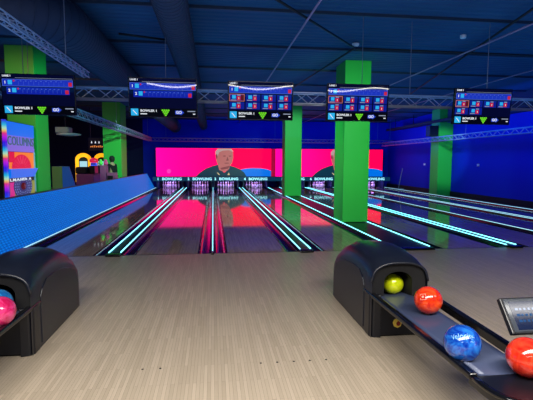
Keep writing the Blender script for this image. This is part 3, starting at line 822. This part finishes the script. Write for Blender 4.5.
for q in ((-.024, .024, .02, .024), (-.024, .024, -.024, -.02), (-.024, -.02, -.02, .02), (.02, .024, -.02, .02), (-.008, .008, -.008, .008)):
    n = 6
    for i in range(n):
        a = q[0]+(q[1]-q[0])*i/n; c = q[0]+(q[1]-q[0])*(i+1)/n
        vs = [bm.verts.new(p) for p in ((a, q[2], 0), (c, q[2], 0), (c, q[3], 0), (a, q[3], 0))]; bm.faces.new(vs)
mk = obj('square_mark', bm, M['mark']); wrap(mk, b2, .109, (-.80, -.62, .50), (-.1, .3, 1))
tx = text('Velocity', .05, M['script'], None, (0, 0, 0), rot=(0, 0, 0), name='script_lettering', ext=0, align='CENTER', width=.14, bold=False)
wrap(tx, b3, .109, (-.42, -.62, .68), (.0, .5, 1))
# left ball return
ball((-1.555, 3.27, .392+.109), .109, ball_mat('ball_pink', (190, 20, 80), (232, 70, 140), 8), 'pink marbled bowling ball on the left ball return')
ball((-1.675, 3.50, .38+.109), .109, ball_mat('ball_sky', (20, 90, 160), (60, 150, 210), 8), 'blue bowling ball mostly hidden behind the pink one on the left ball return')

# ------------------------------------------------------------------ score console
ang = math.atan2(.14, .173)
t = thing('score_console', 'tilted black touch console with lit blue score rows beside the right ball rack', 'console', (2.05, 2.33, .68))
hs = thing('screen_head', None, None); hs.parent = t; hs.rotation_euler = (-ang, 0, 0); del_l = None
hw, hh = .30, .112
obj('housing', B(-hw, hw, 0, .035, -hh, hh), M['black'], hs, bevel=.006)
obj('glass_border', B(-hw+.018, hw-.018, -.003, .0, -hh+.012, hh-.012), mat('console_glass', (60, 66, 76), .08), hs)
dsp = obj('display', B(-hw+.045, hw-.03, -.0045, -.003, -hh+.022, hh-.028), mat('console_display', (6, 16, 40), .1, emit=(8, 36, 92), es=.35), hs)
rm = E_('console_rows', (50, 110, 180), .6)
for r_ in range(3):
    bm = bmesh.new()
    for q in range(16):
        x = -hw+.07+q*.028; z = .035-r_*.036
        box(bm, x, x+(.02 if q == 0 else .014), -.006, -.0045, z-.007, z+.007)
    obj('score_row', bm, rm, hs)
obj('card_reader', B(-.20, .25, .035, .085, hh-.03, hh+.012), M['grey_plastic'], hs, bevel=.006)
obj('pole', T([(.12, .17, -.65), (.12, .17, -.12), (.12, .02, -.02)], .028, 12), M['black'], t, smooth=True)
obj('foot_plate', L([(.16, 0), (.16, .02), (.04, .035)], (.12, .17, -.68), 28), M['black'], t)

# ------------------------------------------------------------------ approach dots
for k, x in enumerate((-.55, -.417, .367, .50, .634, .766, .90)):
    g = 'approach dots left of the floor centre' if k < 2 else 'approach dots right of the floor centre'
    o = obj('approach_dot', L([(.009, 0), (.009, .0015)], (0, 0, 0), 12), M['black'])
    o.location = (x, 3.28, 0)
    tag(o, 'small dark dot in the pale floor, one of the %s' % ('pair left of centre' if k < 2 else 'row of five right of centre'), 'floor dot', g)

# ------------------------------------------------------------------ lights
def area(name, loc, rot, size, power, col, size_y=None, spread=None):
    l = bpy.data.lights.new(name, 'AREA'); l.energy = power; l.color = col; l.size = size
    if size_y: l.shape = 'RECTANGLE'; l.size_y = size_y
    if spread: l.spread = spread
    o = bpy.data.objects.new(name, l); C.objects.link(o); o.location = loc; o.rotation_euler = rot
    return o
def spot(name, loc, target, power, col, angle=90, blend=.6, rad=.1):
    l = bpy.data.lights.new(name, 'SPOT'); l.energy = power; l.color = col; l.spot_size = math.radians(angle); l.spot_blend = blend; l.shadow_soft_size = rad
    o = bpy.data.objects.new(name, l); C.objects.link(o); o.location = loc
    o.rotation_euler = (Vector(target)-Vector(loc)).to_track_quat('-Z', 'Y').to_euler()
    return o
# wavy white LED tube over the seating behind the camera
pts = [(-2.4+9.6*i/80, -1.9, 2.74-.085*math.cos(2*PI*(-2.4+9.6*i/80+1.41)/3.12)) for i in range(81)]
t = thing('wavy_light', 'wavy white light tube hanging over the seating behind the camera', 'light', (0, 0, 0))
obj('light_tube', T(pts, .014, 8), M['white_led'], t, smooth=True)
for q in (4, 28, 52, 76): obj('hanger', T([pts[q], (pts[q][0], pts[q][1], ZC)], .005, 6), M['wire'], t)
area('house_light', (0, -.3, 4.0), (0, 0, 0), 6, 720, (1, .94, .85), 1.4)
spot('lane_fill', (1.5, -2.0, 3.95), (1.5, 12.5, 0), 900, (1, .90, .86), 28, .9, .3)  # fill spot added to brighten the lanes, aimed under the monitors
area('house_light_side', (5.1, .27, 3.95), (0, 0, 0), 3.0, 26, (1, .97, .92), .16)
# blue wall washers
area('blue_wash_back', (3.6, 25.0, 3.9), (math.radians(70), 0, 0), 15, 95, (.0, .06, 1), .3)
area('blue_wash_right', (9.4, 13, 3.2), (0, math.radians(-75), 0), .5, 300, (.0, .10, 1), 24)
# large blue fill panels, added floating below the ceiling to light it
area('blue_fill_front', (2.5, 6, 2.7), (PI, 0, 0), 15, 185, (.0, .34, 1), 9)
area('blue_fill_back', (3.5, 17, 2.7), (PI, 0, 0), 14, 190, (.0, .26, 1), 12)
# green-tinted fill spots added to brighten the pillars
spot('pillar_fill', (3.5, 8.1, 2.6), (3.64, 11, 2.0), 215, (.4, 1, .6), 120, .8)
spot('pillar_fill_far', (3.4, 13.2, 3.9), (3.65, 19.6, 1.8), 1100, (.4, 1, .7), 40)
spot('pillar_fill_side', (.4, 10.2, 3.5), (3.3, 13.0, 1.4), 420, (.1, 1, .75), 75)
spot('pillar_fill_right', (8.4, 14.5, 3.6), (11, 19.8, 1.8), 900, (.5, 1, .8), 30)
spot('pillar_fill_left', (-1.2, 8.9, 2.6), (-3.97, 10.9, 2.3), 320, (.1, 1, .9), 62)
spot('pillar_fill_left_far', (-1.0, 14.5, 3.6), (-4.3, 20, 2.0), 1500, (.4, 1, .7), 44)
area('arcade_blue_fill', (-8, 18, 4.0), (0, 0, 0), 4, 120, (.35, .3, 1), 8)  # ambient fill added to lift the dark arcade background to navy
# warm arcade light
spot('arcade_lamp', (-7.5, 11.0, 3.6), (-5.5, 16, .8), 200, (1, .55, .25), 130)
spot('arcade_lamp_front', (-4.2, 8.1, 3.5), (-4.25, 10.4, 2.4), 140, (1, .17, .03), 90)
# pin deck lamps
for i, (a, c) in enumerate(LANES):
    area('pin_lamp', ((a+c)/2, 25.86, .53), (math.radians(50), 0, 0), 1.0, 10, (.5, .28, 1), .06)

w = bpy.data.worlds.new('World'); sc.world = w; w.use_nodes = True
w.node_tree.nodes['Background'].inputs['Color'].default_value = (.004, .008, .03, 1)
w.node_tree.nodes['Background'].inputs['Strength'].default_value = 1.

# ------------------------------------------------------------------ camera
cd = bpy.data.cameras.new('Camera'); cam = bpy.data.objects.new('Camera', cd); C.objects.link(cam)
cd.sensor_width = 36; cd.lens = 430/533*36; cd.clip_start = .05; cd.clip_end = 100
th, pt, rl = math.radians(7.06), math.radians(5.09), .005
fw = Vector((math.sin(th)*math.cos(pt), math.cos(th)*math.cos(pt), -math.sin(pt)))
rt = Vector((math.cos(th), -math.sin(th), 0)); up = rt.cross(fw)
R_ = rt*math.cos(rl)+up*math.sin(rl); U_ = up*math.cos(rl)-rt*math.sin(rl)
mw = Matrix((R_, U_, -fw)).transposed().to_4x4(); mw.translation = Vector((0, 0, 1.6))
cam.matrix_world = mw
sc.camera = cam
sc.view_settings.view_transform = 'Standard'; sc.view_settings.look = 'None'
sc.view_settings.exposure = 0; sc.view_settings.gamma = 1; sc.view_settings.use_curve_mapping = False
